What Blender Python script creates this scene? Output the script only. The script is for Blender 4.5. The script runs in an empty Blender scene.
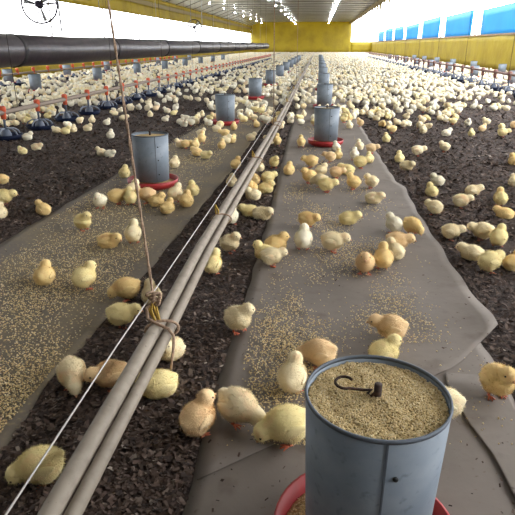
import bpy, math, random
import numpy as np
from mathutils import Vector, Matrix, Euler

random.seed(7); rng = np.random.default_rng(7)
sc = bpy.context.scene
COL = sc.collection

# ------------------------------------------------------------------ camera
FPX, CPX, EYE = 545.0, 257.5, 1.15
PITCH = math.atan((CPX - 45) / FPX)
YAW = math.atan(61 * math.cos(PITCH) / FPX)
cam_d = bpy.data.cameras.new('camera')
cam_d.sensor_width = 36; cam_d.sensor_fit = 'HORIZONTAL'; cam_d.lens = 36 * FPX / 515
cam_d.clip_start = .05; cam_d.clip_end = 600
cam = bpy.data.objects.new('camera', cam_d); COL.objects.link(cam)
cam.location = (0, 0, EYE); cam.rotation_euler = (math.pi / 2 - PITCH, 0, YAW)
sc.camera = cam

# ------------------------------------------------------------------ sky and exposure
world = bpy.data.worlds.new('overcast_sky'); sc.world = world; world.use_nodes = True
bg = world.node_tree.nodes['Background']
bg.inputs[0].default_value = (.98, .98, 1.0, 1); bg.inputs[1].default_value = 5.6
sc.view_settings.view_transform = 'Standard'; sc.view_settings.look = 'None'
sc.view_settings.gamma = 1; sc.view_settings.use_curve_mapping = False
sc.view_settings.exposure = 0.40
sc.cycles.max_bounces = 6; sc.cycles.diffuse_bounces = 4; sc.cycles.glossy_bounces = 3
sc.cycles.sample_clamp_indirect = 8

# pixel of the photograph -> point on the horizontal plane z (515 x 515 frame)
FW = np.array([-math.sin(YAW) * math.cos(PITCH), math.cos(YAW) * math.cos(PITCH), -math.sin(PITCH)])
RT = np.array([math.cos(YAW), math.sin(YAW), 0]); UP = np.cross(RT, FW)
def at(x, y, z=0.0):
    d = FW + RT * (x - CPX) / FPX - UP * (y - CPX) / FPX
    return np.array([0, 0, EYE]) + d * ((z - EYE) / d[2])
def proj(p):
    v = np.array(p, float) - [0, 0, EYE]; w = v @ FW
    return CPX + FPX * (v @ RT) / w, CPX - FPX * (v @ UP) / w, w

# ------------------------------------------------------------------ materials
def mat(name, color, rough=.7, metal=0.0, noise=None, bump=None, sheen=0, translucent=0, use_attr=None, obj_color=False, emit=0, spec=.5):
    m = bpy.data.materials.new(name); m.use_nodes = True
    nt = m.node_tree; N = nt.nodes; L = nt.links
    b = N['Principled BSDF']
    b.inputs['Base Color'].default_value = (*color, 1)
    b.inputs['Roughness'].default_value = rough; b.inputs['Metallic'].default_value = metal
    b.inputs['Specular IOR Level'].default_value = spec
    if sheen: b.inputs['Sheen Weight'].default_value = sheen
    src = None
    if use_attr:
        a = N.new('ShaderNodeAttribute'); a.attribute_name = use_attr; src = a.outputs['Color']
    if obj_color:
        a = N.new('ShaderNodeObjectInfo'); src = a.outputs['Color']
    tc = N.new('ShaderNodeTexCoord')
    if obj_color:                          # shift the pattern so that no two look alike
        va = N.new('ShaderNodeVectorMath'); va.operation = 'ADD'; vs = N.new('ShaderNodeVectorMath'); vs.operation = 'SCALE'
        vs.inputs[0].default_value = (3.1, 7.7, 5.3); L.new(a.outputs['Random'], vs.inputs['Scale'])
        L.new(tc.outputs['Object'], va.inputs[0]); L.new(vs.outputs[0], va.inputs[1])
    if noise:                              # (scale, second colour, low, high [, detail])
        if not isinstance(noise, list): noise = [noise]
        for nz in noise:
            t = N.new('ShaderNodeTexNoise'); t.inputs['Scale'].default_value = nz[0]
            t.inputs['Detail'].default_value = nz[4] if len(nz) > 4 else 5
            L.new(va.outputs[0] if obj_color else tc.outputs['Object'], t.inputs['Vector'])
            r = N.new('ShaderNodeMapRange'); r.inputs[1].default_value = nz[2]; r.inputs[2].default_value = nz[3]
            L.new(t.outputs['Fac'], r.inputs[0])
            mx = N.new('ShaderNodeMix'); mx.data_type = 'RGBA'
            L.new(r.outputs[0], mx.inputs[0])
            if src is not None: L.new(src, mx.inputs[6])
            else: mx.inputs[6].default_value = (*color, 1)
            mx.inputs[7].default_value = (*nz[1], 1)
            src = mx.outputs[2]
    if src is not None: L.new(src, b.inputs['Base Color'])
    if bump:                               # (scale, strength, distance)
        t = N.new('ShaderNodeTexNoise'); t.inputs['Scale'].default_value = bump[0]; t.inputs['Detail'].default_value = 6
        L.new(tc.outputs['Object'], t.inputs['Vector'])
        bn = N.new('ShaderNodeBump'); bn.inputs['Strength'].default_value = bump[1]; bn.inputs['Distance'].default_value = bump[2]
        L.new(t.outputs['Fac'], bn.inputs['Height']); L.new(bn.outputs[0], b.inputs['Normal'])
    if emit:
        b.inputs['Emission Color'].default_value = (*color, 1); b.inputs['Emission Strength'].default_value = emit
    if translucent:
        tr = N.new('ShaderNodeBsdfTranslucent'); mix = N.new('ShaderNodeMixShader'); mix.inputs[0].default_value = translucent
        if src is not None: L.new(src, tr.inputs[0])
        else: tr.inputs[0].default_value = (*color, 1)
        L.new(b.outputs[0], mix.inputs[1]); L.new(tr.outputs[0], mix.inputs[2])
        L.new(mix.outputs[0], N['Material Output'].inputs[0])
    return m

M = {}
M['litter'] = mat('litter_soil', (0.05625, 0.0375, 0.03), .95, noise=[(9, (0.03375, 0.02175, 0.01725), .4, .6), (60, (0.105, 0.075, 0.0615), .52, .75)], bump=(70, .9, .02))
M['flake'] = mat('litter_flake', (.1, .07, .06), .9, use_attr='tint')
M['paper'] = mat('kraft_paper', (0.156, 0.132, 0.1096), .8, noise=[(2.2, (0.196, 0.168, 0.1424), .4, .65), (7, (0.112, 0.088, 0.068), .58, .75), (45, (0.08, 0.06, 0.04), .66, .76)], bump=(14, .25, .01))
M['paper_fed'] = mat('kraft_paper_with_feed_dust', (0.14, 0.1184, 0.0944), .8, noise=[(2.0, (0.192, 0.156, 0.1), .40, .6), (60, (0.272, 0.212, 0.112), .56, .74)], bump=(60, .3, .006))
M['grain'] = mat('feed_grain', (.55, .40, .17), .8, use_attr='tint')
M['feed'] = mat('feed_mash', (.62, .46, .21), .9, noise=(160, (.40, .28, .12), .45, .65), bump=(200, .8, .004))
M['galv'] = mat('galvanised_sheet', (0.205, 0.2501, 0.2993), .6, .1, noise=[(9, (0.2542, 0.2993, 0.3485), .42, .65), (45, (0.1558, 0.1886, 0.2255), .6, .75)], bump=(30, .08, .004))
M['galv_rim'] = mat('galvanised_rim', (.12, .145, .175), .6, .3)
M['rivet'] = mat('dark_rivet', (.04, .045, .05), .5, .5)
M['red'] = mat('red_plastic', (.42, .028, .03), .5, noise=(20, (.33, .03, .03), .5, .7))
M['rust'] = mat('rusty_wire', (.045, .028, .022), .75, .3, noise=(80, (.10, .05, .03), .5, .7))
M['pvc'] = mat('dusty_grey_pipe', (0.2933, 0.253, 0.2013), .65, noise=[(25, (0.23, 0.1955, 0.1552), .45, .7), (90, (0.138, 0.1035, 0.08625), .68, .76)])
M['rope'] = mat('dirty_rope', (.40, .28, .19), .9, noise=(120, (.24, .16, .11), .45, .65))
M['string'] = mat('white_string', (.55, .52, .50), .8)
M['cord_dark'] = mat('dark_cord', (.05, .04, .04), .8)
M['twine'] = mat('yellow_twine', (.50, .33, .06), .8)
M['duct'] = mat('dark_duct_sheet', (0.027, 0.0216, 0.027), .38, .2, noise=(3, (0.0495, 0.036, 0.045), .45, .7), bump=(6, .2, .03))
M['band'] = mat('black_duct_band', (.012, .01, .012), .6)
M['yellow'] = mat('yellow_tarpaulin', (0.4264, 0.3444, 0.0287), .6, translucent=.4, noise=(.7, (0.3444, 0.2706, 0.0246), .45, .65), bump=(2.5, .5, .12))
M['front'] = mat('added_grey_wall', (.30, .28, .26), .8, noise=(1.5, (.24, .22, .2), .4, .6))
M['added_tarp'] = mat('added_pale_curtain', (.74, .78, .82), .6, translucent=.5, noise=(.7, (.66, .70, .74), .45, .65))
M['blue'] = mat('blue_tarpaulin', (0.01275, 0.323, 0.646), .5, translucent=.45, noise=(.8, (0.017, 0.3655, 0.68), .4, .7))
M['wood'] = mat('timber_beam', (.30, .21, .12), .8, noise=(6, (.2, .14, .08), .45, .65))
M['post'] = mat('pale_post', (.62, .63, .64), .6)
M['ceil'] = mat('silver_ceiling_sheet', (.66, .69, .74), .3, .7, noise=(.5, (.56, .58, .62), .45, .65), bump=(1.2, .35, .12))
M['batten'] = mat('ceiling_batten', (.20, .205, .215), .5, .4)
M['beam'] = mat('eave_beam', (.34, .26, .10), .7)
M['fan'] = mat('dark_fan_metal', (.035, .03, .05), .5, .4)
M['rod'] = mat('light_grey_rod', (.45, .48, .5), .5, .3)
M['bulb'] = mat('lit_bulb', (1, .98, .95), .3, emit=150)
M['socket'] = mat('white_socket', (.7, .7, .7), .5)
M['orange'] = mat('orange_coupling', (.62, .10, .035), .5)
M['navy'] = mat('navy_drinker_plastic', (.007, .013, .04), .7, spec=.2)
M['arm'] = mat('grey_drinker_arm', (.22, .25, .31), .5)
M['dull_red'] = mat('dull_brown_coupling', (.22, .10, .08), .6)
M['cup'] = mat('grey_drinker_bell', (.11, .135, .19), .5)
M['line'] = mat('tan_drinker_pipe', (.30, .245, .20), .6)
M['line_red'] = mat('brown_drinker_pipe', (.24, .15, .13), .6)
M['soil'] = mat('outside_ground', (.35, .31, .25), .95, noise=(.4, (.25, .25, .15), .4, .6))
M['chick'] = mat('chick_down', (.8, .6, .3), .95, sheen=.25, obj_color=True, spec=.15,
                 noise=[(14, (.92, .55, .27), .57, .86, 2)], bump=(160, .5, .004))
M['chick_far'] = mat('far_chick_down', (.8, .6, .3), .95, use_attr='tint', spec=.15)
M['fuzz'] = mat('chick_fuzz', (.8, .6, .3), .95, obj_color=True, translucent=.6, spec=.1)
M['beak'] = mat('chick_beak', (.62, .33, .17), .5)
M['leg'] = mat('chick_leg', (.60, .15, .07), .55)
M['eye'] = mat('chick_eye', (.012, .01, .01), .15)

# ------------------------------------------------------------------ mesh helpers
def ico(sub):
    import bmesh
    bm = bmesh.new(); bmesh.ops.create_icosphere(bm, subdivisions=sub, radius=1)
    v = np.array([p.co[:] for p in bm.verts]); f = [[q.index for q in g.verts] for g in bm.faces]; bm.free()
    return v, f
ICO = {k: ico(k) for k in (1, 2, 3, 5)}

class MB:
    def __init__(s): s.v = []; s.f = []; s.smooth = []
    def add(s, v, f, smooth=False):
        n = len(s.v); s.v += [tuple(map(float, p)) for p in v]; s.f += [[i + n for i in g] for g in f]; s.smooth += [smooth] * len(f)
        return s
    def box(s, a, b):
        (x0, y0, z0), (x1, y1, z1) = a, b
        return s.add([(x0,y0,z0),(x1,y0,z0),(x1,y1,z0),(x0,y1,z0),(x0,y0,z1),(x1,y0,z1),(x1,y1,z1),(x0,y1,z1)],
              [[0,3,2,1],[4,5,6,7],[0,1,5,4],[1,2,6,5],[2,3,7,6],[3,0,4,7]])
    def lathe(s, prof, n=32, c=(0, 0, 0), cap=True, closed=False):
        v = []; f = []; k = len(prof)
        for i in range(n):
            a = 2 * math.pi * i / n
            for r, z in prof: v.append((c[0] + r * math.cos(a), c[1] + r * math.sin(a), c[2] + z))
        for i in range(n):
            j = (i + 1) % n
            for q in range(k if closed else k - 1):
                w = (q + 1) % k
                f.append([i * k + q, j * k + q, j * k + w, i * k + w])
        if cap and not closed:
            if prof[0][0] > 1e-5: f.append([i * k for i in range(n)][::-1])
            if prof[-1][0] > 1e-5: f.append([i * k + k - 1 for i in range(n)])
        return s.add(v, f, True)
    def tube(s, pts, r, n=10, cap=True):
        pts = [Vector(p) for p in pts]; rs = r if isinstance(r, (list, tuple)) else [r] * len(pts)
        v = []; f = []; prev = None
        for i, p in enumerate(pts):
            t = (pts[min(i + 1, len(pts) - 1)] - pts[max(i - 1, 0)]).normalized()
            if prev is None:
                a = Vector((0, 0, 1)) if abs(t.z) < .9 else Vector((1, 0, 0))
                u = t.cross(a).normalized()
            else:
                u = (prev - t * prev.dot(t)).normalized()
            prev = u; w = t.cross(u)
            for k in range(n):
                a = 2 * math.pi * k / n; v.append(p + (u * math.cos(a) + w * math.sin(a)) * rs[i])
        for i in range(len(pts) - 1):
            for k in range(n):
                j = (k + 1) % n; f.append([i*n+k, i*n+j, (i+1)*n+j, (i+1)*n+k])
        if cap: f.append([k for k in range(n)][::-1]); f.append([(len(pts)-1)*n+k for k in range(n)])
        return s.add(v, f, True)
    def ell(s, c, r, sub=2, rot=None):
        v, f = ICO[sub]; v = v * np.array(r)
        if rot is not None: v = v @ np.array(rot.to_3x3() if hasattr(rot, 'to_3x3') else rot).T
        return s.add(v + np.array(c), f, True)
    def mesh(s, name, m):
        me = bpy.data.meshes.new(name); me.from_pydata(s.v, [], s.f); me.materials.append(m)
        me.polygons.foreach_set('use_smooth', s.smooth); me.update(); return me
    def build(s, name, m, parent=None, **kw): return link(name, s.mesh(name, m), parent, **kw)

def link(name, me, parent=None, loc=None, label=None, cat=None, group=None, kind=None):
    o = bpy.data.objects.new(name, me); COL.objects.link(o)
    if parent is not None: o.parent = parent
    if loc is not None: o.location = loc
    if label: o['label'] = label
    if cat: o['category'] = cat
    if group: o['group'] = group
    if kind: o['kind'] = kind
    return o
def empty(name, loc=(0, 0, 0), rz=0, **kw):
    o = link(name, None, None, loc, **kw); o.rotation_euler.z = rz; o.empty_display_size = .1; return o

def numpy_mesh(name, V, F, m, tint=None, smooth=False):
    """V (n,3) verts, F (k,3) triangle indices, tint (k,3) colour per face."""
    me = bpy.data.meshes.new(name)
    me.vertices.add(len(V)); me.vertices.foreach_set('co', np.ascontiguousarray(V, dtype=np.float32).ravel())
    me.loops.add(F.size); me.loops.foreach_set('vertex_index', np.ascontiguousarray(F, dtype=np.int32).ravel())
    me.polygons.add(len(F)); me.polygons.foreach_set('loop_start', np.arange(0, F.size, F.shape[1], dtype=np.int32))
    me.polygons.foreach_set('loop_total', np.full(len(F), F.shape[1], dtype=np.int32))
    if smooth: me.polygons.foreach_set('use_smooth', np.ones(len(F), dtype=bool))
    if tint is not None:
        a = me.attributes.new('tint', 'FLOAT_COLOR', 'FACE')
        a.data.foreach_set('color', np.concatenate([tint, np.ones((len(F), 1))], 1).astype(np.float32).ravel())
    me.update(calc_edges=True); me.materials.append(m); return me

def wave(x, y, s=0):
    return (np.sin(x * 1.7 + y * .9 + s) + np.sin(x * -.8 + y * 2.1 + 1.3 * s + 1) + np.sin(x * 3.1 - y * 2.7 + 2 * s) * .6 + np.sin(x * 5.3 + y * 4.1 + s * 3) * .4) / 3

# ------------------------------------------------------------------ house shell
XL, XR, YB, YF, ZC = -11.0, 8.5, -4.0, 95.0, 4.6
XE = 4.8                                     # where the ceiling sheet ends on the window side
WZ = 1.62
OPEN_L, OPEN_R = 5.0, -2.5
# added unseen side curtains, shaping the foreground light, hang nearer than this
MB().box((-160, -160, -.30), (160, 240, -.12)).build('ground_outside', M['soil'], kind='structure', label='pale open ground outside the poultry house')
MB().box((XL, YB, -.1), (XR, YF, 0)).build('floor', M['litter'], kind='structure', label='floor covered in dark brown litter')
def prof_bar(y0, y1, d0, d1):
    """bar or sheet that follows the ceiling: sloping up from the left eave, then flat"""
    P = [(XL, ZL), (-9.4, ZC), (XE, ZC)]; v = []; f = []
    for x, z in P: v += [(x, y0, z + d0), (x, y1, z + d0), (x, y1, z + d1), (x, y0, z + d1)]
    for i in (0, 1):
        a, b = i * 4, i * 4 + 4
        for k in range(4): n = (k + 1) % 4; f.append([a + k, a + n, b + n, b + k])
    f += [[0, 3, 2, 1], [8, 9, 10, 11]]
    return MB().add(v, f)
ZL = 4.02
ce = prof_bar(YB, YF, 0, .03).build('ceiling', M['ceil'], kind='structure', label='shiny silver sheet ceiling with cross battens')
bat = prof_bar(-.03, .03, -.04, 0).mesh('batten', M['batten'])
for y in np.arange(YB + 1, YF, 3.0): link('batten', bat, ce, (0, y, 0))

def tarp(p0, p1, q0, q1, nu, nv, amp, seed):
    """rippled sheet between bottom edge p0-p1 and top edge q0-q1, with thickness"""
    p0, p1, q0, q1 = map(np.array, (p0, p1, q0, q1))
    n = np.cross(p1 - p0, q0 - p0); n = n / np.linalg.norm(n)
    v = []; f = []
    for side in (0, 1):
        for i in range(nu + 1):
            for j in range(nv + 1):
                s, t = i / nu, j / nv
                p = (p0 * (1 - s) + p1 * s) * (1 - t) + (q0 * (1 - s) + q1 * s) * t
                L = np.linalg.norm(p1 - p0)
                v.append(p + n * (amp * wave(s * L * .9, t * 2, seed) * math.sin(math.pi * min(1, max(0, t * .8 + .1))) + .012 * side))
    o = (nu + 1) * (nv + 1); w = nv + 1
    for i in range(nu):
        for j in range(nv):
            a = i * w + j; f.append([a, a + w, a + w + 1, a + 1]); f.append([o + a, o + a + 1, o + a + w + 1, o + a + w])
    for i in range(nu):
        a, b = i * w, (i + 1) * w; f.append([a, o + a, o + b, b]); a += nv; b += nv; f.append([a, b, o + b, o + a])
    for j in range(nv):
        a, b = j, j + 1; f.append([a, b, o + b, o + a]); a += nu * w; b += nu * w; f.append([a, o + a, o + b, b])
    return MB().add(v, f, True)

# left wall: yellow lower curtain, open band, yellow upper curtain
wl = tarp((XL, YB, 0), (XL, YF, 0), (XL, YB, .95), (XL, YF, .95), 120, 4, .04, 1).build('wall_left', M['yellow'], kind='structure', label='low yellow tarpaulin side wall on the left')
tarp((XL, YB, 2.87), (XL, YF, 2.87), (XL, YB, 3.5), (XL, YF, 3.5), 120, 4, .06, 2).build('valance', M['yellow'], wl)
MB().box((XL - .1, YB, 3.5), (XL + .05, YF, 3.75)).build('eave_beam', M['beam'], wl)
tarp((XL, YB, 3.75), (XL, YF, 3.75), (XL, YB, ZL), (XL, YF, ZL), 60, 2, .03, 3).build('upper_strip', M['yellow'], wl)
tarp((XL, YB, .95), (XL, OPEN_L, .95), (XL, YB, 2.87), (XL, OPEN_L, 2.87), 24, 4, .04, 4).build('added_curtain', M['added_tarp'], wl)  # added out of view: pale cloth that softens light on the near floor
MB().box((XL - .04, YB, .93), (XL + .04, YF, .99)).build('curtain_rail', M['wood'], wl)
pst = MB().box((-.04, -.05, .95), (.04, .05, 3.55)).mesh('post', M['post'])
for y in np.arange(11.5, YF, 6): link('post', pst, wl, (XL - .06, y, 0))

# right wall: yellow lower curtain, slanting open side up to the eave beam
wr = tarp((XR, YF, 0), (XR, YB, 0), (XR, YF, WZ), (XR, YB, WZ), 120, 5, .05, 5).build('wall_right', M['yellow'], kind='structure', label='yellow tarpaulin side wall on the right under the bright opening')
MB().box((XR - .04, YB, WZ - .04), (XR + .05, YF, WZ + .04)).build('curtain_rail', M['wood'], wr)
MB().box((XE - .02, YB, ZC - .34), (XE + .14, YF, ZC + .06)).build('eave_beam', M['beam'], wr)
def slant(z): return XR + (XE - XR) * (z - WZ) / (ZC - WZ)
tarp((XR, OPEN_R, WZ), (XR, YB, WZ), (slant(ZC), OPEN_R, ZC), (slant(ZC), YB, ZC), 24, 6, .05, 6).build('added_curtain', M['added_tarp'], wr)  # added out of view like the left one, to shape the near light
pst = MB().box((-.05, -.06, WZ), (.05, .06, 3.4)).mesh('post', M['post'])
for y in np.arange(15.6, YF, 9): link('post', pst, wr, (XR + .06, y, 0))
k = 0
for y in np.arange(16.6, YF - 8, 9.0):
    k += 1
    z1 = 2.95 + .08 * math.sin(k * 2.1); xb = XR + .12
    tarp((xb, y + 7.1, WZ - .1), (xb, y, WZ - .1), (xb, y + 7.1, z1), (xb, y, z1 + .05), 10, 4, .03, k).build('blue_curtain', M['blue'], wr)
# loose yellow rags of an old curtain under the eave beam
for i, y in enumerate(np.arange(14, YF - 2, 2.6)):
    d = .45 + .5 * random.random(); w = 1.0 + 1.2 * random.random()
    tarp((XE + .06, y + w * .7, ZC - .33 - d), (XE + .06, y + w * .3, ZC - .33 - d * .7), (XE + .06, y + w, ZC - .33), (XE + .06, y, ZC - .33), 4, 3, .05, i).build('curtain_rag', M['yellow'], wr)

wb = tarp((XL, YF, 0), (XE + .35, YF, 0), (XL, YF, ZC), (XE + .35, YF, ZC), 40, 10, .08, 8).build('wall_back', M['yellow'], kind='structure', label='yellow tarpaulin end wall closing the far end of the house')
tarp((XE + .35, YF, 0), (XR, YF, 0), (XE + .35, YF, WZ), (XR, YF, WZ), 6, 3, .03, 9).build('low_panel', M['yellow'], wb)
MB().box((XL, YB - .02, 0), (XR, YB, ZC)).build('added_wall_front', M['front'], kind='structure', label='unseen grey end wall added behind the viewer to darken the foreground')  # unseen wall added to cut light from behind and darken the foreground

# ------------------------------------------------------------------ paper strips
def sheet(name, left, right, y0, y1, z0, m, label, ny=None, dz=None, x_wob=.006, seed=0, end=None):
    """left/right: functions Y -> X ; end(s): offset of the near edge as a function of s"""
    ny = ny or max(6, int((y1 - y0) / .07)); nx = 22
    ys = np.linspace(y0, y1, ny + 1); V = []; F = []
    if y1 - y0 > 10: ys = np.concatenate([np.linspace(y0, y0 + 4, 61), np.linspace(y0 + 4, y1, ny + 1)[1:]]); ny = len(ys) - 1
    for y in ys:
        for i in range(nx + 1):
            s = i / nx; yy = y
            if end is not None: yy = y + end(s) * max(0, 1 - (y - y0) / 2.2)
            a = left(yy) + x_wob * math.sin(yy * 17 + seed) * math.sin(yy * 5.3); b = right(yy) + x_wob * math.sin(yy * 13 + 2 + seed)
            x = a + (b - a) * s
            z = z0 + .0035 * (1 + wave(x * 6, yy * 4, seed))
            if dz is not None: z += dz(x, yy, s)
            V.append((x, yy, z))
    n = len(V); w = nx + 1
    V += [(x, y, z - .0025) for x, y, z in V]
    for j in range(ny):
        for i in range(nx):
            a = j * w + i; F.append([a, a + 1, a + w + 1, a + w]); F.append([n + a, n + a + w, n + a + w + 1, n + a + 1])
    for j in range(ny):
        a, b = j * w, (j + 1) * w; F.append([a, b, n + b, n + a]); a += nx; b += nx; F.append([a, n + a, n + b, b])
    for i in range(nx):
        a, b = i, i + 1; F.append([a, n + a, n + b, b]); a += ny * w; b += ny * w; F.append([a, b, n + b, n + a])
    return MB().add(V, F, True).build(name, m, label=label, cat='paper sheet')
def lerp(*pts):
    xs, ys = zip(*pts); return lambda t: float(np.interp(t, xs, ys))
LSL = lerp((.3, -1.95), (3, -1.91), (5.3, -1.85), (9, -1.72), (30, -1.75), (60, -1.75))
LSR = lerp((.3, -.91), (1.25, -.905), (1.62, -.93), (2.3, -.885), (5.3, -.80), (9, -.8), (60, -.8))
RSL = lerp((.2, -.285), (1.19, -.295), (1.4, -.31), (2.5, -.305), (3.4, -.307), (8, -.36), (60, -.36))
RSR = lerp((1.2, .79), (2.2, .81), (2.72, .79), (4, .77), (4.7, .785), (4.9, .74), (5.7, .72), (9, .68), (60, .68))
sheet('paper_sheet', LSL, LSR, .3, 60, .002, M['paper_fed'], 'long left strip of brown paper strewn with yellow feed, beside the pipes', ny=420, seed=1)
curl = lambda x, y, s: (.028 * max(0, (s - .8) / .2) ** 2 * max(0, 1 - abs(y - 2.25) / .35)) + .012 * max(0, 1 - (y - (2.12 if s > .7 else 1.3)) / .12) * 0
sheet('paper_sheet', RSL, RSR, 1.2, 60, .006, M['paper'], 'long right strip of brown paper under the feeder row, with torn curling near corner', ny=460, seed=2,
      end=lambda s: -.02 + .86 * s + .14 * max(0, (s - .8) / .2), dz=curl)
rip = lambda x, y, s: .010 * math.sin(x * 95 + y * 30) ** 2 * max(0, 1 - abs(y - 2.02) / .25) * max(0, (x - .45) / .3)
sheet('paper_sheet', lambda y: RSL(y) - .012, lerp((.2, .72), (1.5, .70), (1.9, .735), (2.08, .705), (2.4, .70)), .25, 2.3, .001, M['paper'],
      'grey-brown paper sheet under the nearest feeder, crumpled at its far right corner', seed=3, dz=rip)
sheet('paper_sheet', lerp((.2, .63), (.9, .60), (1.35, .56), (1.72, .50), (1.95, .55)), lerp((.2, .80), (1.2, .72), (1.52, .69), (1.8, .72), (1.95, .72)), .3, 1.8, .010, M['paper'],
      'narrow pale paper sheet overlapping right of the nearest feeder', seed=4)

# ------------------------------------------------------------------ litter flakes and scattered feed
LY, LA = zip((.3, -1.95), (3, -1.91), (5.3, -1.85), (9, -1.72), (30, -1.75)); LZ, LB = zip((.3, -.91), (1.25, -.905), (1.62, -.93), (2.3, -.885), (5.3, -.80), (9, -.8))
RY, RA = zip((.2, -.297), (1.19, -.305), (1.4, -.31), (2.5, -.305), (3.4, -.307), (8, -.36)); RZ, RBx = zip((.2, .73), (1.5, .70), (1.9, .735), (2.1, .71), (2.16, .80), (2.72, .79), (4, .77), (4.7, .785), (4.9, .74), (5.7, .72), (9, .68))
def on_paper(x, y, pad=0.0):
    l = (np.interp(y, LY, LA) - pad < x) & (x < np.interp(y, LZ, LB) + pad)
    r = (np.interp(y, RY, RA) - pad < x) & (x < np.interp(y, RZ, RBx) + pad)
    return l | r
def scatter(n, lo, hi, keep):
    """n points, uniform in the picture below the horizon so that near ones are denser"""
    px = rng.uniform(-240, 755, n); py = rng.uniform(lo, hi, n)
    d = FW[None] + RT[None] * ((px - CPX) / FPX)[:, None] - UP[None] * ((py - CPX) / FPX)[:, None]
    p = d * (-EYE / d[:, 2])[:, None]; x, y = p[:, 0], p[:, 1]
    k = keep(x, y); return x[k], y[k]
x, y = scatter(108000, 100, 640, lambda x, y: (y > .3) & (y < 14) & (x > -6) & (x < 6) & ((~on_paper(x, y, .010)) | (rng.random(len(x)) < .012)))
x2, y2 = scatter(78000, 92, 240, lambda x, y: (y > .3) & (y < 17) & (x > -8) & (x < 7) & (~on_paper(x, y, .02)))
x, y = np.concatenate([x, x2]), np.concatenate([y, y2])
n = len(x)
pap = on_paper(x, y)
z = np.where(pap, .014, .003) + rng.uniform(0, .010, n) * np.where(pap, .3, 1)
th = rng.uniform(0, 6.283, n); ln = rng.uniform(.004, .013, n) * np.where(pap, .45, 1) * (1 + .17 * np.maximum(0, y - 2)); wd = ln * rng.uniform(.25, .7, n); til = rng.normal(0, .35, (n, 2))
ux, uy = np.cos(th), np.sin(th)
V = np.zeros((n, 4, 3))
for k, (a, b) in enumerate(((-1, -1), (1, -.8), (1, 1), (-.8, 1))):
    V[:, k, 0] = x + ux * ln * a - uy * wd * b; V[:, k, 1] = y + uy * ln * a + ux * wd * b; V[:, k, 2] = z + ln * a * til[:, 0] + wd * b * til[:, 1] + .004
V[:, :, 2] = np.maximum(V[:, :, 2], .0015)
pal = np.array([(.085, .053, .039), (.145, .097, .072), (.047, .030, .023), (.22, .165, .13), (.12, .076, .057), (.36, .30, .245)])
tint = .75 * pal[rng.choice(6, n, p=[.34, .22, .21, .09, .125, .015])]
F = np.arange(n * 4).reshape(n, 4)
link('litter_flakes', numpy_mesh('litter_flakes', V.reshape(-1, 3), F, M['flake'], tint), kind='stuff', label='dark shredded litter flakes strewn between the paper strips', cat='litter')

def grains(name, x, y, z, size, label, cat, parent=None, M_=None):
    n = len(x); base = np.array([(1, 0, -.45), (-.5, .87, -.45), (-.5, -.87, -.45), (0, 0, .9)])
    th = rng.uniform(0, 6.283, n); sz = size * rng.uniform(.6, 1.25, n); st = rng.uniform(.7, 1.6, n)
    V = np.zeros((n, 4, 3))
    for k in range(4):
        bx, by, bz = base[k]; bx = bx * st
        V[:, k, 0] = x + sz * (bx * np.cos(th) - by * np.sin(th)); V[:, k, 1] = y + sz * (bx * np.sin(th) + by * np.cos(th)); V[:, k, 2] = z + sz * bz * .8
    F = (np.arange(n)[:, None, None] * 4 + np.array([(0, 1, 3), (1, 2, 3), (2, 0, 3), (0, 2, 1)])[None]).reshape(-1, 3)
    pal = np.array([(.80, .63, .33), (.72, .55, .27), (.88, .75, .47), (.48, .34, .16)])
    t = np.repeat(pal[rng.choice(4, n, p=[.4, .3, .2, .1])], 4, 0)
    return link(name, numpy_mesh(name, V.reshape(-1, 3), F, M['grain'], t), parent, kind='stuff', label=label, cat=cat)
def left_feed(x, y):
    c = (x > -1.82) & (x < -.95) & (y > .6) & (y < 9)
    dens = np.clip(.55 + .7 * wave(x * 3.2, y * 2.0, 4) - 1.6 * np.abs(x + 1.42) ** 2, .04, 1)
    return c & (rng.random(len(x)) < dens)
x, y = scatter(300000, 110, 560, left_feed)
grains('scattered_feed', x, y, np.full(len(x), .014), .0037 * (1 + .12 * np.maximum(0, y - 2.5)), 'yellow feed crumbs scattered thickly over the left paper strip', 'feed')
def right_feed(x, y):
    c = (x > -.24) & (x < .68) & (y > 1.25) & (y < 9)
    band = np.exp(-((x - (.02 + .10 * np.sin(y * 2.4))) / .16) ** 2) + .7 * np.exp(-((x - .35) / .14) ** 2) * (y > 2.0) * (y < 5)
    dens = np.clip(band * (.42 + 1.0 * wave(x * 5, y * 3.4, 9)), .012, 1)
    return c & (rng.random(len(x)) < dens)
x, y = scatter(265000, 110, 450, right_feed)
grains('scattered_feed', x, y, np.full(len(x), .019), .0037 * (1 + .12 * np.maximum(0, y - 2.5)), 'yellow feed crumbs scattered in patches over the right paper strip', 'feed')

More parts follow.
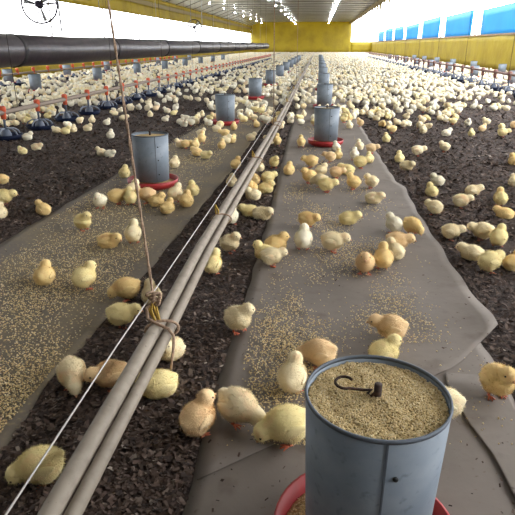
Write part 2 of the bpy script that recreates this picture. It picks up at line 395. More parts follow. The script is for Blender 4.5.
# ------------------------------------------------------------------ tube feeders
RB, HB = .152, .45
fb = {}
prof = [(RB - .012, .065), (RB, .45), (RB - .0035, .45), (RB - .0155, .065)]
fb['hopper'] = MB().lathe(prof, 56, closed=True).mesh('hopper', M['galv'])
fb['rim'] = MB().lathe([(RB + .0008, .443), (RB + .0018, .447), (RB + .0008, .451), (RB - .0040, .451), (RB - .0040, .443)], 56, closed=True).mesh('rim', M['galv_rim'])
fb['pan'] = MB().lathe([(.0, .006), (.165, .006), (.202, .034), (.211, .072), (.218, .072), (.209, .030), (.17, .001), (0, .001)], 48).mesh('pan', M['red'])
fb['pan_feed'] = MB().lathe([(.0, .05), (.12, .045), (.150, .035), (.196, .032), (.19, .02), (0, .02)], 36).mesh('pan_feed', M['feed'])
v = []; f = []                                   # mounded feed surface inside the hopper
nr, na = 10, 48
for i in range(nr + 1):
    for j in range(na):
        r = (RB - .005) * i / nr; a = 2 * math.pi * j / na
        v.append((r * math.cos(a), r * math.sin(a), .431 + .008 * math.exp(-(r / .05) ** 2) + .004 * wave(r * math.cos(a) * 40, r * math.sin(a) * 40) - .004 * (i == nr)))
for i in range(nr):
    for j in range(na): a = i * na + j; b = i * na + (j + 1) % na; f.append([a, a + na, b + na, b])
fb['feed'] = MB().add(v, f, True).mesh('feed', M['feed'])
m = MB(); m.box((RB - .009, -.0022, .075), (RB - .0005, .0022, .443))
m.v = [(x_ + (z_ - .439) * .03 + .002, y_, z_) for x_, y_, z_ in m.v]
fb['seam'] = m.mesh('seam', M['galv_rim'])
fb['rivet'] = MB().ell((0, 0, 0), (.004, .006, .006), 2).mesh('rivet', M['rivet'])
m = MB(); m.tube([(0, 0, .38), (.002, 0, .474)], .0085, 10)
fb['rod'] = m.mesh('rod', M['rust'])
hk = [(.0, 0, .462), (-.004, -.004, .456), (-.012, -.010, .447), (-.02, -.004, .449), (-.012, .006, .452), (-.03, .000, .452), (-.055, -.004, .453)]
for k in range(11):
    a = -.6 - k * .52; hk.append((-.073 + .018 * math.cos(a), .004 + .018 * math.sin(a), .455 + .001 * k))
fb['hook'] = MB().tube(hk, .0032, 7).mesh('hook', M['rust'])
fb['cable'] = MB().tube([(0, 0, .3), (0, 0, .52)], .003, 6).mesh('cable', M['rust'])

def feeder(loc, rz, label, near=False, detail=True):
    t = empty('tube_feeder', loc, rz, label=label, cat='feeder', group='galvanised tube feeders')
    link('hopper', fb['hopper'], t); link('rim', fb['rim'], t); link('pan', fb['pan'], t)
    if detail:
        link('feed', fb['feed'], t); link('pan_feed', fb['pan_feed'], t)
        s = link('seam', fb['seam'], t)
        for z in (.36, .25, .13): link('rivet', fb['rivet'], s, (RB + .001 + (z - .439) * .03, .022, z))
        link('rod', fb['rod'], t)
    if near:
        r = link('hook', fb['hook'], t); r.rotation_euler.z = .75 - rz - .95; r.location = (0, 0, 0)
        a = rng.uniform(0, 6.283, 9000); r_ = (RB - .008) * np.sqrt(rng.random(9000))
        gx, gy = r_ * np.cos(a), r_ * np.sin(a)
        grains('feed_grains', gx, gy, .4345 + .008 * np.exp(-(r_ / .05) ** 2) + .004 * wave(gx * 40, gy * 40), .0042, None, None, t)
        a = rng.uniform(0, 6.283, 2500); r_ = rng.uniform(.145, .192, 2500)
        grains('pan_grains', r_ * np.cos(a), r_ * np.sin(a), np.full(2500, .035), .0034, None, None, t)
    return t
SEAM = -1.54
FEEDERS = []
p = at(377, 398, HB)
feeder((p[0], p[1], .012), SEAM, 'nearest grey metal tube feeder, filled to the brim with feed, hook on top', near=True); FEEDERS.append((p[0], p[1]))
ordw = ['nearest', 'second', 'third', 'fourth', 'fifth', 'sixth', 'seventh', 'eighth', 'ninth', 'tenth', 'eleventh', 'twelfth', 'thirteenth', 'fourteenth', 'fifteenth']
for i, y_ in enumerate([6.75, 10.9, 15.1, 19.4, 23.6, 27.8, 32, 36.2, 40.5, 44.7]):
    x_ = .13 + .02 * min(i, 3)
    feeder((x_, y_, .011), SEAM + .2 * (i == 0) + i * .3, f'{ordw[i+1]} grey tube feeder from the viewer in the right paper strip row', detail=i < 5); FEEDERS.append((x_, y_))
for i, y_ in enumerate([4.52, 8.48, 12.75, 17.0, 21.2, 25.4, 29.6, 33.8, 38, 42.2]):
    x_ = -1.38
    feeder((x_, y_, .006), SEAM + .5 - .15 * i, f'{ordw[i]} grey tube feeder from the viewer in the left paper strip row', detail=i < 5); FEEDERS.append((x_, y_))
rows = [(-7.3, 14.2, 4.3, 8, 'row behind the dark duct'), (-9.6, 17.0, 4.3, 7, 'far left row by the yellow wall'), (5.75, 17.6, 4.3, 8, 'row just behind the right drinkers'), (7.3, 19.5, 4.3, 7, 'row along the right yellow wall')]
for rx, y0, dy, nn, nm in rows:
    for i in range(nn):
        feeder((rx, y0 + dy * i, .001), i * .7, f'{ordw[i]} small tube feeder in the {nm}', detail=False); FEEDERS.append((rx, y0 + dy * i))

# ------------------------------------------------------------------ the pair of pipes with string, ties and ropes
PX = [-.566, -.566, -.560, -.569, -.540, -.540]
def py_(y): return .16 + .02 * math.sin((y - 1) * .55) * (y < 12)
PA = [(float(np.interp(y, [0, .9, 1.7, 2.6, 5.6, 60], PX)), y, py_(y)) for y in np.arange(.2, 60, .8)]
PB = [(x_ + .0465, y_, z_ - .012) for x_, y_, z_ in PA]
MB().tube(PA, .0255, 16).build('water_pipe', M['pvc'], label='thicker grey pipe of the hanging pair, on the left side', cat='pipe')
MB().tube(PB, .0195, 16).build('water_pipe', M['pvc'], label='thinner grey pipe of the hanging pair, on the right side', cat='pipe')
W = [(-.592, .2, .26), (-.600, 1.45, .262), (-.588, 3.1, .262), (-.585, 5, .26), (-.58, 10, .26), (-.58, 40, .26)]
MB().tube(W, .0028, 6).build('string', M['string'], label='thin white string stretched above the pair of pipes', cat='string')
# yellow twine ties that carry the string above the pipes
def ring(c, rx, rz, tilt=0, n=20):
    return [(c[0] + rx * math.cos(2 * math.pi * k / n), c[1] + tilt * math.cos(2 * math.pi * k / n), c[2] + rz * math.sin(2 * math.pi * k / n)) for k in range(n + 1)]
tie = {}
m = MB(); m.tube([(-.012, 0, .085), (-.012, .004, .04), (-.006, .002, .02)], .005, 7); m.tube([(-.012, 0, .085), (.006, -.004, .05), (.002, 0, .02)], .005, 7)
tie['stem'] = m.mesh('twine_loop', M['twine'])
tie['wrap'] = MB().tube(ring((.022, 0, -.006), .060, .034, .012), .0045, 7).mesh('pipe_wrap', M['rope'])
for i, y_ in enumerate([3.1, 4.9, 7.6, 10.5, 13.5]):
    x_, _, z_ = np.interp(y_, [q[1] for q in PA], [q[0] for q in PA]), 0, np.interp(y_, [q[1] for q in PA], [q[2] for q in PA])
    t = empty('pipe_tie', (x_, y_, z_), label=f'{ordw[i]} yellow twine tie holding the string to the pipes, counted from the viewer', cat='tie', group='twine ties on the pipes')
    link('twine_loop', tie['stem'], t); link('pipe_wrap', tie['wrap'], t)

# big knotted rope in front: from the ceiling to the pipes
def pint(y): return np.array([np.interp(y, [q[1] for q in PA], [q[0] for q in PA]), y, np.interp(y, [q[1] for q in PA], [q[2] for q in PA])])
yk = 1.76
pk = pint(yk); kn = pk + np.array([-.012, .02, .105])
# the upper end is where the sight line of the rope's top pixel meets the ceiling height above the same length of pipe
topz = ZC - .01
d = FW + RT * (108 - CPX) / FPX - UP * (0 - CPX) / FPX
tp = np.array([0, 0, EYE]) + d * (2.45 / d[1])
top = kn + (tp - kn) * ((topz - kn[2]) / (tp[2] - kn[2]))
t = empty('hanging_rope', tuple(pk), label='knotted brown rope hanging from the ceiling, tied round the pipes in front', cat='rope', group='ropes carrying the pipes')
def rel(q): return tuple(np.array(q) - pk)
nseg = 60
strand = []
m = MB()
for s in (0, 1):
    pts = []
    for k in range(nseg * 4 + 1):
        u = k / (nseg * 4); c = kn + (top - kn) * u; a = u * 190 + s * math.pi
        pts.append(rel(c + np.array([math.cos(a), math.sin(a), 0]) * .0024))
    m.tube(pts, .0036, 6)
m.build('rope_strand', M['rope'], t)
m = MB()
for c, r_ in (((-.010, .0, .012), .016), ((.002, .004, -.002), .019), ((.012, .0, .010), .014), ((.010, -.006, -.012), .013)):
    m.tube([rel(kn + np.array(c) + np.array([r_ * math.cos(a), .5 * r_ * math.sin(a * 2), r_ * .8 * math.sin(a)])) for a in np.linspace(0, 6.283, 18)], .0058, 7)
m.build('knot', M['rope'], t)
m = MB()
for dx, dy in ((-.012, 0), (0, .008), (.010, -.004), (-.004, -.008)):
    m.tube([rel(kn + np.array([dx * .6, dy, -.012])), rel(kn + np.array([dx * 1.5 - .004, dy, -.045])), rel(pk + np.array([dx + .006, dy - .01, .03]))], .0042, 6)
m.build('twine_bundle', M['twine'], t)
m = MB(); m.tube([rel(kn + np.array([.0, 0, -.010])), rel(kn + np.array([-.028, -.004, -.04])), rel(pk + np.array([-.03, -.01, .034])), rel(pk + np.array([-.018, -.02, .036])), rel(pk + np.array([.004, -.03, .031])), rel(pk + np.array([.03, -.035, .022])),
        rel(pk + np.array([.056, -.045, .016])), rel(pk + np.array([.078, -.06, -.004])), rel(pk + np.array([.082, -.09, -.04])), rel(pk + np.array([.078, -.11, -.085])), rel(pk + np.array([.074, -.115, -.12]))], [.006] * 6 + [.0058, .0055, .0052, .005, .0045], 8)
m.tube([rel(np.array(q) + pk + np.array([.022, -.012, -.005])) for q in ring((0, 0, 0), .058, .036, .02)], .0055, 7)
m.build('rope_tail', M['rope'], t)
for i, y_ in enumerate([7.2, 15.2]):
    q = pint(y_); t = empty('hanging_rope', tuple(q), label=f'{ordw[i+1]} thin rope from the viewer hanging from the ceiling to the pair of pipes', cat='rope', group='ropes carrying the pipes')
    MB().tube([(0, 0, .03), (-.02, .0, topz - q[2])], .006, 6).build('rope_strand', M['rope'], t)
    MB().tube(ring((.022, 0, -.006), .060, .036, .012), .006, 6).build('pipe_loop', M['rope'], t)

# ------------------------------------------------------------------ dark heating duct
XD, RD, ZD = -4.25, .215, 1.075
duct = empty('heating_duct', (XD, 0, 0), label='long dark round duct of jointed sections hanging along the left side', cat='duct')
ys = [2.2, 7.75, 11.6, 15.6, 19.8, 24.0, 28.4, 33, 38, 43, 48]
for a, b in zip(ys[:-1], ys[1:]):
    s = random.uniform(-.012, .012); L_ = b - a
    MB().tube([(0, -L_ / 2, 0), (0, -L_ / 2 + .02, 0), (0, 0, -.012), (0, L_ / 2 - .02, 0), (0, L_ / 2, 0)], [RD * .985, RD, RD * .985, RD, RD * .985], 28).build('duct_section', M['duct'], duct, loc=(0, (a + b) / 2, ZD + s))
    MB().tube([(0, -.05, 0), (0, -.045, 0), (0, .045, 0), (0, .05, 0)], [RD * .99, RD * 1.035, RD * 1.035, RD * .99], 28).build('joint_band', M['band'], duct, loc=(0, b, ZD))
    MB().tube([(0, 0, RD * .9), (0, 0, ZC - ZD - .01)], .006, 5).build('hanger_cord', M['rod'], duct, loc=(0, b - .4, ZD))

# ------------------------------------------------------------------ drinker lines
dk = {}
dk['pan'] = MB().lathe([(0, .012), (.13, .012), (.172, .062), (.182, .062), (.15, .002), (0, .002)], 24).mesh('pan', M['navy'])
dk['bell'] = MB().lathe([(.0, .012), (.062, .014), (.060, .06), (.046, .10), (.024, .125), (.022, .14), (0, .14)], 20).mesh('bell', M['cup'])
m = MB(); m.tube([(.17, 0, .056), (.15, 0, .095), (.10, 0, .125), (.03, 0, .130)], .010, 6)
dk['arm'] = m.mesh('arm', M['arm'])
dk['riser'] = MB().tube([(0, 0, .135), (0, 0, .30)], .014, 8).mesh('riser', M['cup'])
dk['coupling'] = MB().lathe([(0, .235), (.026, .235), (.030, .26), (.030, .32), (.040, .325), (.040, .37), (.024, .385), (0, .385)], 12).mesh('coupling', M['orange'])
dk['coupling_r'] = dk['coupling'].copy(); dk['coupling_r'].materials[0] = M['dull_red']
def drinker(loc, label, group, detail, sc_):
    t = empty('drinker', loc, random.random(), label=label, cat='drinker', group=group); t.scale = (sc_,) * 3
    link('pan', dk['pan'], t); link('bell', dk['bell'], t); link('coupling', dk['coupling'] if loc[0] < 0 else dk['coupling_r'], t)
    if detail:
        link('riser', dk['riser'], t)
        for k in range(5): link('arm', dk['arm'], t).rotation_euler.z = k * 2 * math.pi / 5
DR = []
lines = [(-4.0, 5.9, .92, 48, .34, 'line', 'left drinker line under the dark duct', 14, 1.1), (4.78, 13.7, 1.2, 36, .46, 'line_red', 'right drinker line', 14, 1.4), (-9.0, 15.5, 1.0, 22, .34, 'line', 'far left drinker line before the yellow wall', 0, 1.3)]
def nth(k):
    return ordw[k] if k < len(ordw) else f'{k+1}th'
for X, y0, dy, nn, zp, mk, nm, nd, sc_ in lines:
    t = empty('drinker_line', (X, 0, 0), label=f'long pipe of the {nm}', cat='pipe')
    MB().tube([(0, y0 - 3, zp), (0, 20, zp + .01), (0, 62, zp)], .032, 10).build('supply_pipe', M[mk], t)
    for i, yc in enumerate(np.arange(y0 + 1.3, 45, 3.7 if X < 0 else 4.5)):
        MB().tube([(0, yc, zp + .03), (0, yc, ZC - .01)], .006 if X > 0 else .004, 5).build('hanger_cord', M['cord_dark'], t)
    for i in range(nn):
        drinker((X, y0 + dy * i, 0), f'{nth(i)} drinker from the viewer along the {nm}' if i < 15 else f'small distant drinker far along the {nm}', f'drinkers on the {nm}', i < nd, sc_); DR.append((X, y0 + dy * i))

# ------------------------------------------------------------------ fans
def fan(loc, label, rz):
    t = empty('fan', loc, rz, label=label, cat='fan', group='round fans on the left')
    R_ = .37
    MB().tube([(R_ * math.cos(a), 0, R_ * math.sin(a)) for a in np.linspace(0, 6.2832, 41)], .020, 8, cap=False).build('guard_ring', M['fan'], t)
    h = MB(); h.tube([(0, -.07, 0), (0, .07, 0)], .075, 14); h.box((-.07, -.08, -.03), (.07, .08, .08)); h.build('motor', M['fan'], t)
    for a in (1.15, 1.75, 2.85, 3.3, 4.45, 5.0, .1, .55):
        c, s = math.cos(a), math.sin(a)
        MB().tube([(.07 * c, 0, .07 * s), (R_ * c, 0, R_ * s)], .013, 6).build('spoke', M['fan'], t)
    for k in range(3):
        a = .8 + k * 2.094; c, s = math.cos(a), math.sin(a)
        b = [(.06 * c - .02 * s, -.02, .06 * s + .02 * c), (.33 * c - .05 * s, -.03, .33 * s + .05 * c), (.33 * c + .05 * s, .03, .33 * s - .05 * c), (.06 * c + .02 * s, .02, .06 * s - .02 * c)]
        MB().add(b + [(x_, y_ + .006, z_) for x_, y_, z_ in b], [[0, 1, 2, 3], [7, 6, 5, 4], [0, 4, 5, 1], [1, 5, 6, 2], [2, 6, 7, 3], [3, 7, 4, 0]]).build('blade', M['rod'], t)
    MB().tube([(.40, .02, -.55), (.40, 0, ZC - loc[2])], .018, 8).build('hanger_pole', M['rod'], t)
    MB().tube([(.38, 0, .05), (.05, 0, .02)], .012, 6).build('bracket', M['fan'], t)
fan((-6.13, 12.6, 1.97), 'large round fan above the dark duct at upper left', 0.25)
fan((-6.3, 29.5, 1.98), 'smaller distant round fan above the far part of the duct', 0.25)

# ------------------------------------------------------------------ ceiling bulbs
bm_ = MB().ell((0, 0, -.10), (.055, .055, .07), 2).mesh('bulb', M['bulb'])
sk_ = MB().lathe([(0, -.045), (.022, -.045), (.03, -.02), (.06, 0), (0, 0)], 12).mesh('socket', M['socket'])
cd_ = MB().tube([(0, 0, -.01), (0, 0, .25)], .004, 5).mesh('cord', M['cord_dark'])
for X, y0, dy, y1, nm in ((1.4, -1, 3.5, 93, 'right'), (-3.7, 1.5, 7, 93, 'middle'), (-8.7, 5, 7, 93, 'left')):
    for i, y_ in enumerate(np.arange(y0, y1, dy)):
        t = empty('ceiling_lamp', (X, y_, ZC - .25), label=f'{nth(i)} lit bare bulb from the viewer in the {nm} ceiling row', cat='lamp', group='ceiling bulbs')
        link('bulb', bm_, t); link('socket', sk_, t); link('cord', cd_, t)

# ------------------------------------------------------------------ chicks
def smin(a, b, k):
    h = np.clip(.5 + .5 * (b - a) / k, 0, 1); return b * (1 - h) + a * h - k * h * (1 - h)
def sd_ell(p, c, r, ry=0):
    q = p - np.array(c)
    if ry:
        s, co = math.sin(ry), math.cos(ry); q = np.stack([q[:, 0] * co + q[:, 2] * s, q[:, 1], -q[:, 0] * s + q[:, 2] * co], 1)
    r = np.array(r); k0 = np.linalg.norm(q / r, axis=1); k1 = np.linalg.norm(q / (r * r), axis=1)
    return k0 * (k0 - 1) / np.maximum(k1, 1e-9)
# pose: drop (how far the body sinks), body tilt, head centre, beak direction
POSES = {
 'stand': dict(drop=0, tilt=.16, head=(.042, 0, .113), look=(1, 0, -.12)),
 'peck':  dict(drop=.004, tilt=-.22, head=(.066, 0, .046), look=(.55, 0, -.85)),
 'sit':   dict(drop=.026, tilt=.05, head=(.043, .004, .086), look=(1, .15, -.1)),
 'look':  dict(drop=0, tilt=.12, head=(.038, .022, .111), look=(.45, .9, -.1)),
 'lean':  dict(drop=.002, tilt=-.10, head=(.066, .004, .084), look=(1, .1, -.3)),
 'doze':  dict(drop=.030, tilt=-.02, head=(.060, -.012, .068), look=(.9, -.4, -.25)),
 'high':  dict(drop=0, tilt=.30, head=(.032, -.006, .122), look=(.95, -.3, .05)),
}
def body_sdf(p, P):
    d = P['drop']; t = -P['tilt']; h = np.array(P['head'])
    b = sd_ell(p, (-.004, 0, .069 - d), (.0495, .0475, .047), t)
    b = smin(b, sd_ell(p, (-.026, 0, .062 - d), (.031, .038, .037), t), .02)
    b = smin(b, sd_ell(p, (.024, 0, .066 - d), (.033, .039, .038)), .018)
    b = smin(b, sd_ell(p, (-.051, 0, .080 - d + .05 * t), (.016, .013, .010), -.5), .018)   # tail tuft
    for s in (-1, 1):
        b = smin(b, sd_ell(p, (-.012, s * .020, .036 - d * .6), (.018, .014, .02)), .016)      # thighs
    nk = (np.array([.022, 0, .078 - d]) + h) / 2
    lo_ = h[2] < .075
    b = smin(b, sd_ell(p, nk, (.026, .024, .025) if lo_ else (.021, .019, .021)), .016 if lo_ else .012)
    hd = sd_ell(p, h, (.0280, .0255, .0265))
    lk = np.array(P['look']); lk = lk / np.linalg.norm(lk)
    hd = smin(hd, sd_ell(p, h + lk * .013 - np.array([0, 0, .004]), (.016, .015, .015)), .01)
    return smin(b, hd, .013)
def ray_surface(P, sub, fluff):
    D, F = ICO[sub]; h = np.array(P['head'])
    c = np.array([.016 + .12 * (h[0] - .045), h[1] * .3, .074 - P['drop'] * .9 + .12 * (h[2] - .1)])
    r = np.full(len(D), .15)
    for _ in range(70):
        s = body_sdf(c + D * r[:, None], P); r = np.clip(r - s * .55, .004, .2)
    n = (np.sin(D @ np.array([31, 17, 23.])) + np.sin(D @ np.array([-19, 37, 11.]) + 1) + np.sin(D @ np.array([13, -29, 41.]) + 2)) / 3
    r = r + fluff * n
    return c + D * r[:, None], F
def frame(look):
    l = Vector(look).normalized(); s = Vector((0, 0, 1)).cross(l).normalized(); u = l.cross(s); return l, s, u
CH = {}
for pn, P in POSES.items():
    V, F = ray_surface(P, 5, .0007); V[:, 2] = np.maximum(V[:, 2], .003)
    d = {}
    d['body'] = MB().add(V, F, True).mesh('chick', M['chick'])
    # short fuzz strands standing off the surface
    me = d['body']; co = V; nr = np.array([q.vector[:] for q in me.vertex_normals])
    FA = np.array(F); fi = rng.integers(0, len(FA), 3000); bc = rng.dirichlet((1, 1, 1), 3000)[:, :, None]
    sp = (co[FA[fi]] * bc).sum(1); sn = (nr[FA[fi]] * bc).sum(1); g = sp[:, 2] > .014; sp, sn = sp[g], sn[g]
    b0 = sp - sn * .0015; k = len(sp)
    back = np.array([-.55, 0, -.25]); dr = sn * .8 + back * .75 + rng.normal(0, .22, (k, 3)); dr /= np.linalg.norm(dr, axis=1)[:, None]
    ln = rng.uniform(.006, .0115, k)[:, None]
    tg = np.cross(dr, rng.normal(0, 1, (k, 3))); tg /= np.linalg.norm(tg, axis=1)[:, None]
    FV = np.stack([b0 - tg * .0008, b0 + tg * .0008, b0 + dr * ln], 1).reshape(-1, 3)
    d['down'] = numpy_mesh('down', FV, np.arange(k * 3).reshape(k, 3), M['fuzz'], smooth=True)
    d['down'].normals_split_custom_set_from_vertices([tuple(q) for q in np.repeat(sn, 3, 0)])     # strands shade like the coat they stand in
    l, s, u = frame(P['look']); h = Vector(P['head'])
    # where the face surface lies along the look direction
    ts = np.linspace(.01, .05, 81); q = np.array(h)[None] + np.array(l)[None] * ts[:, None] - np.array([0, 0, .004])
    tf = float(ts[np.argmax(body_sdf(q, P) > 0)])
    bp = h + l * (tf - .003) - Vector((0, 0, .004)); m = MB()
    m.tube([bp - l * .003, bp + l * .003, bp + l * .008 - u * .001, bp + l * .0125 - u * .004], [.0058, .0052, .0036, .0006], 8)
    d['beak'] = m.mesh('beak', M['beak'])
    for sg in (-1, 1):
        dv = (l * .52 + s * sg * .85 + u * .22).normalized()
        q = np.array(h)[None] + np.array(dv)[None] * ts[:, None]; te = float(ts[np.argmax(body_sdf(q, P) > 0)])
        d['eye%d' % sg] = MB().ell(tuple(h + dv * (te - .0006)), (.0033, .0033, .0033), 2).mesh('eye', M['eye'])
        # wing: flat teardrop lying on the flank
        wv, wf = ICO[3]; wv = wv.copy(); sx = wv[:, 0]; tp_ = np.where(sx < 0, 1 + .45 * sx, 1)
        wv = np.stack([sx * .034, wv[:, 1] * .009, wv[:, 2] * .019 * tp_ - .006 * (sx < 0) * sx * sx], 1)
        a = .25 - P['tilt']; wv = np.stack([wv[:, 0] * math.cos(a) + wv[:, 2] * math.sin(a), wv[:, 1], -wv[:, 0] * math.sin(a) + wv[:, 2] * math.cos(a)], 1)
        yb = .0375
        d['wing%d' % sg] = MB().add(wv * [1, sg, 1] + np.array([-.010, sg * (yb + .0040), .072 - P['drop']]), wf if sg > 0 else [g[::-1] for g in wf], True).mesh('wing', M['chick'])
        m = MB(); ax, ay = -.004, sg * .020; ft = (ax + .004, ay * 1.1, .004)
        m.tube([(ax - .006, ay, .036), (ax - .008, ay, .022), ft], [.0065, .0042, .0036], 7)
        for ang, le in ((.0, .026), (.55, .023), (-.55, .023), (3.14, .013)):
            e = (ft[0] + le * math.cos(ang + .15 * sg), ft[1] + le * math.sin(ang + .15 * sg), .0025)
            m.tube([ft, ((ft[0] + e[0]) / 2, (ft[1] + e[1]) / 2, .005), e], [.0034, .003, .0016], 6)
        d['leg%d' % sg] = m.mesh('leg', M['leg'])
    CH[pn] = d

TINT = {'cream': (.96, .83, .54), 'pale yellow': (.96, .82, .41), 'golden': (.95, .72, .33), 'orange-tinged': (.95, .70, .39), 'whitish': (.96, .90, .70)}
PH = {'stand': 'standing', 'peck': 'pecking', 'sit': 'sitting', 'look': 'with turned head', 'lean': 'leaning forward', 'doze': 'dozing low', 'high': 'stretched upright'}
def facing(a):
    a = a % 360
    return ['facing right', 'facing back-right', 'facing away', 'facing back-left', 'facing left', 'facing front-left', 'facing front', 'facing front-right'][int(((a + 22.5) % 360) // 45)]
def chick(x, y, heading, pose, tint, scale, label, level):
    """level 2: all parts, 1: beak, wings and legs, 0: beak only"""
    d = CH[pose]
    pz = .012 if on_paper(np.array([x]), np.array([y]))[0] else .004
    o = link('chick', d['body'], None, (x, y, pz), label=label, cat='chick', group='chicks in the house')
    o.rotation_euler.z = math.radians(heading); o.scale = (scale,) * 3
    j = 1 + random.uniform(-.06, .06); c = tuple(min(1, q * j) for q in TINT[tint]); o.color = (*c, 1)
    names = ['beak']
    if level >= 1: names += ['wing-1', 'wing1', 'leg-1', 'leg1']
    if level >= 2: names += ['eye-1', 'eye1', 'down']
    if POSES[pose]['drop'] > .02: names = [q for q in names if not q.startswith('leg')]
    for q in names:
        b = link(q.rstrip('-1'), d[q], o); b.color = (*[v * .93 if q.startswith('wing') else v for v in c], 1)
    return o

# (pixel x, pixel y of the feet, heading, pose, tint [, scale, label])
L1 = [
 (44, 486, 200, 'peck', 'pale yellow', 1.0, 'pale chick pecking by the pipe at the bottom left corner'),
 (74, 391, 300, 'peck', 'cream', 1.0, 'cream chick bending down on litter left of the pipes, under the string'),
 (112, 392, 215, 'lean', 'orange-tinged', .95, 'orange chick half hidden by the left side of the pipes'),
 (160, 398, 215, 'doze', 'pale yellow', 1.05, 'yellow chick under the rope tail, right of the pipes'),
 (172, 362, 250, 'sit', 'cream', .95, 'cream chick just behind the one under the rope tail'),
 (199, 438, 60, 'high', 'orange-tinged', 1.0, 'orange-tinged chick on the litter edge, left of two pecking chicks'),
 (238, 428, -25, 'peck', 'cream', 1.08, 'cream chick pecking to the right at the edge of the right paper'),
 (287, 448, 195, 'peck', 'pale yellow', 1.12, 'pale yellow chick pecking left, against the nearest feeder'),
 (292, 398, 80, 'stand', 'cream', 1.0, 'chick seen from behind, left of the nearest feeder rim'),
 (319, 372, 165, 'peck', 'orange-tinged', 1.0, 'orange chick pecking just behind the left rim of the nearest feeder'),
 (383, 366, 20, 'sit', 'pale yellow', .95, 'chick half hidden behind the back rim of the nearest feeder'),
 (390, 346, 165, 'lean', 'orange-tinged', 1.0, 'orange-tinged chick leaning left, above the back of the nearest feeder'),
 (442, 423, 160, 'lean', 'cream', .95, 'chick peeking out from behind the right side of the nearest feeder'),
 (494, 402, 290, 'stand', 'golden', 1.02, 'golden chick with red feet at the right edge, beside crumpled paper'),
 (238, 337, -35, 'look', 'cream', 1.0, 'lone cream chick looking right on the left edge of right paper'),
 (213, 278, 75, 'high', 'pale yellow', .95, 'pale chick standing upright right beside the pipes, seen from behind'),
 (230, 256, -15, 'stand', 'cream', .95, 'cream chick facing right in the litter lane beyond the lone pale one'),
 (122, 330, 10, 'lean', 'pale yellow', .95, 'pale chick facing right at the litter edge left of the string'),
 (128, 303, 195, 'peck', 'golden', 1.0, 'golden chick pecking left beside the rope knot'),
 (152, 306, 110, 'sit', 'cream', .95, 'cream chick half behind the knotted rope'),
 (86, 294, 55, 'stand', 'pale yellow', 1.0, 'pale yellow chick standing in feed, middle of the left paper'),
 (46, 288, 95, 'sit', 'golden', 1.0, 'golden chick seen from behind at the far left of the left paper'),
 (109, 252, 0, 'doze', 'golden', 1.02, 'golden chick lying and facing right on the left paper'),
 (134, 248, 100, 'high', 'cream', 1.0, 'cream chick standing upright beside the lying golden one'),
 (84, 235, 345, 'stand', 'pale yellow', .95, 'pale chick standing near the left edge of the left paper'),
 (101, 213, 270, 'stand', 'whitish', .95, 'whitish chick facing the viewer on the left paper edge'),
 (44, 218, 150, 'sit', 'golden', .95, 'golden chick sitting on litter against the left paper edge'),
 (488, 276, 30, 'lean', 'pale yellow', 1.05, 'pale yellow chick on the litter right of the curling paper'),
 (471, 263, 170, 'doze', 'cream', 1.0, 'cream chick touching the pale one right of the curling paper'),
 (512, 273, 40, 'sit', 'golden', .95, 'golden chick cut by the right picture edge'),
 (364, 279, 265, 'stand', 'orange-tinged', 1.0, 'orange chick facing the viewer in the middle of the right paper'),
 (382, 274, 100, 'high', 'golden', 1.0, 'golden chick standing beside the orange one on the right paper'),
]
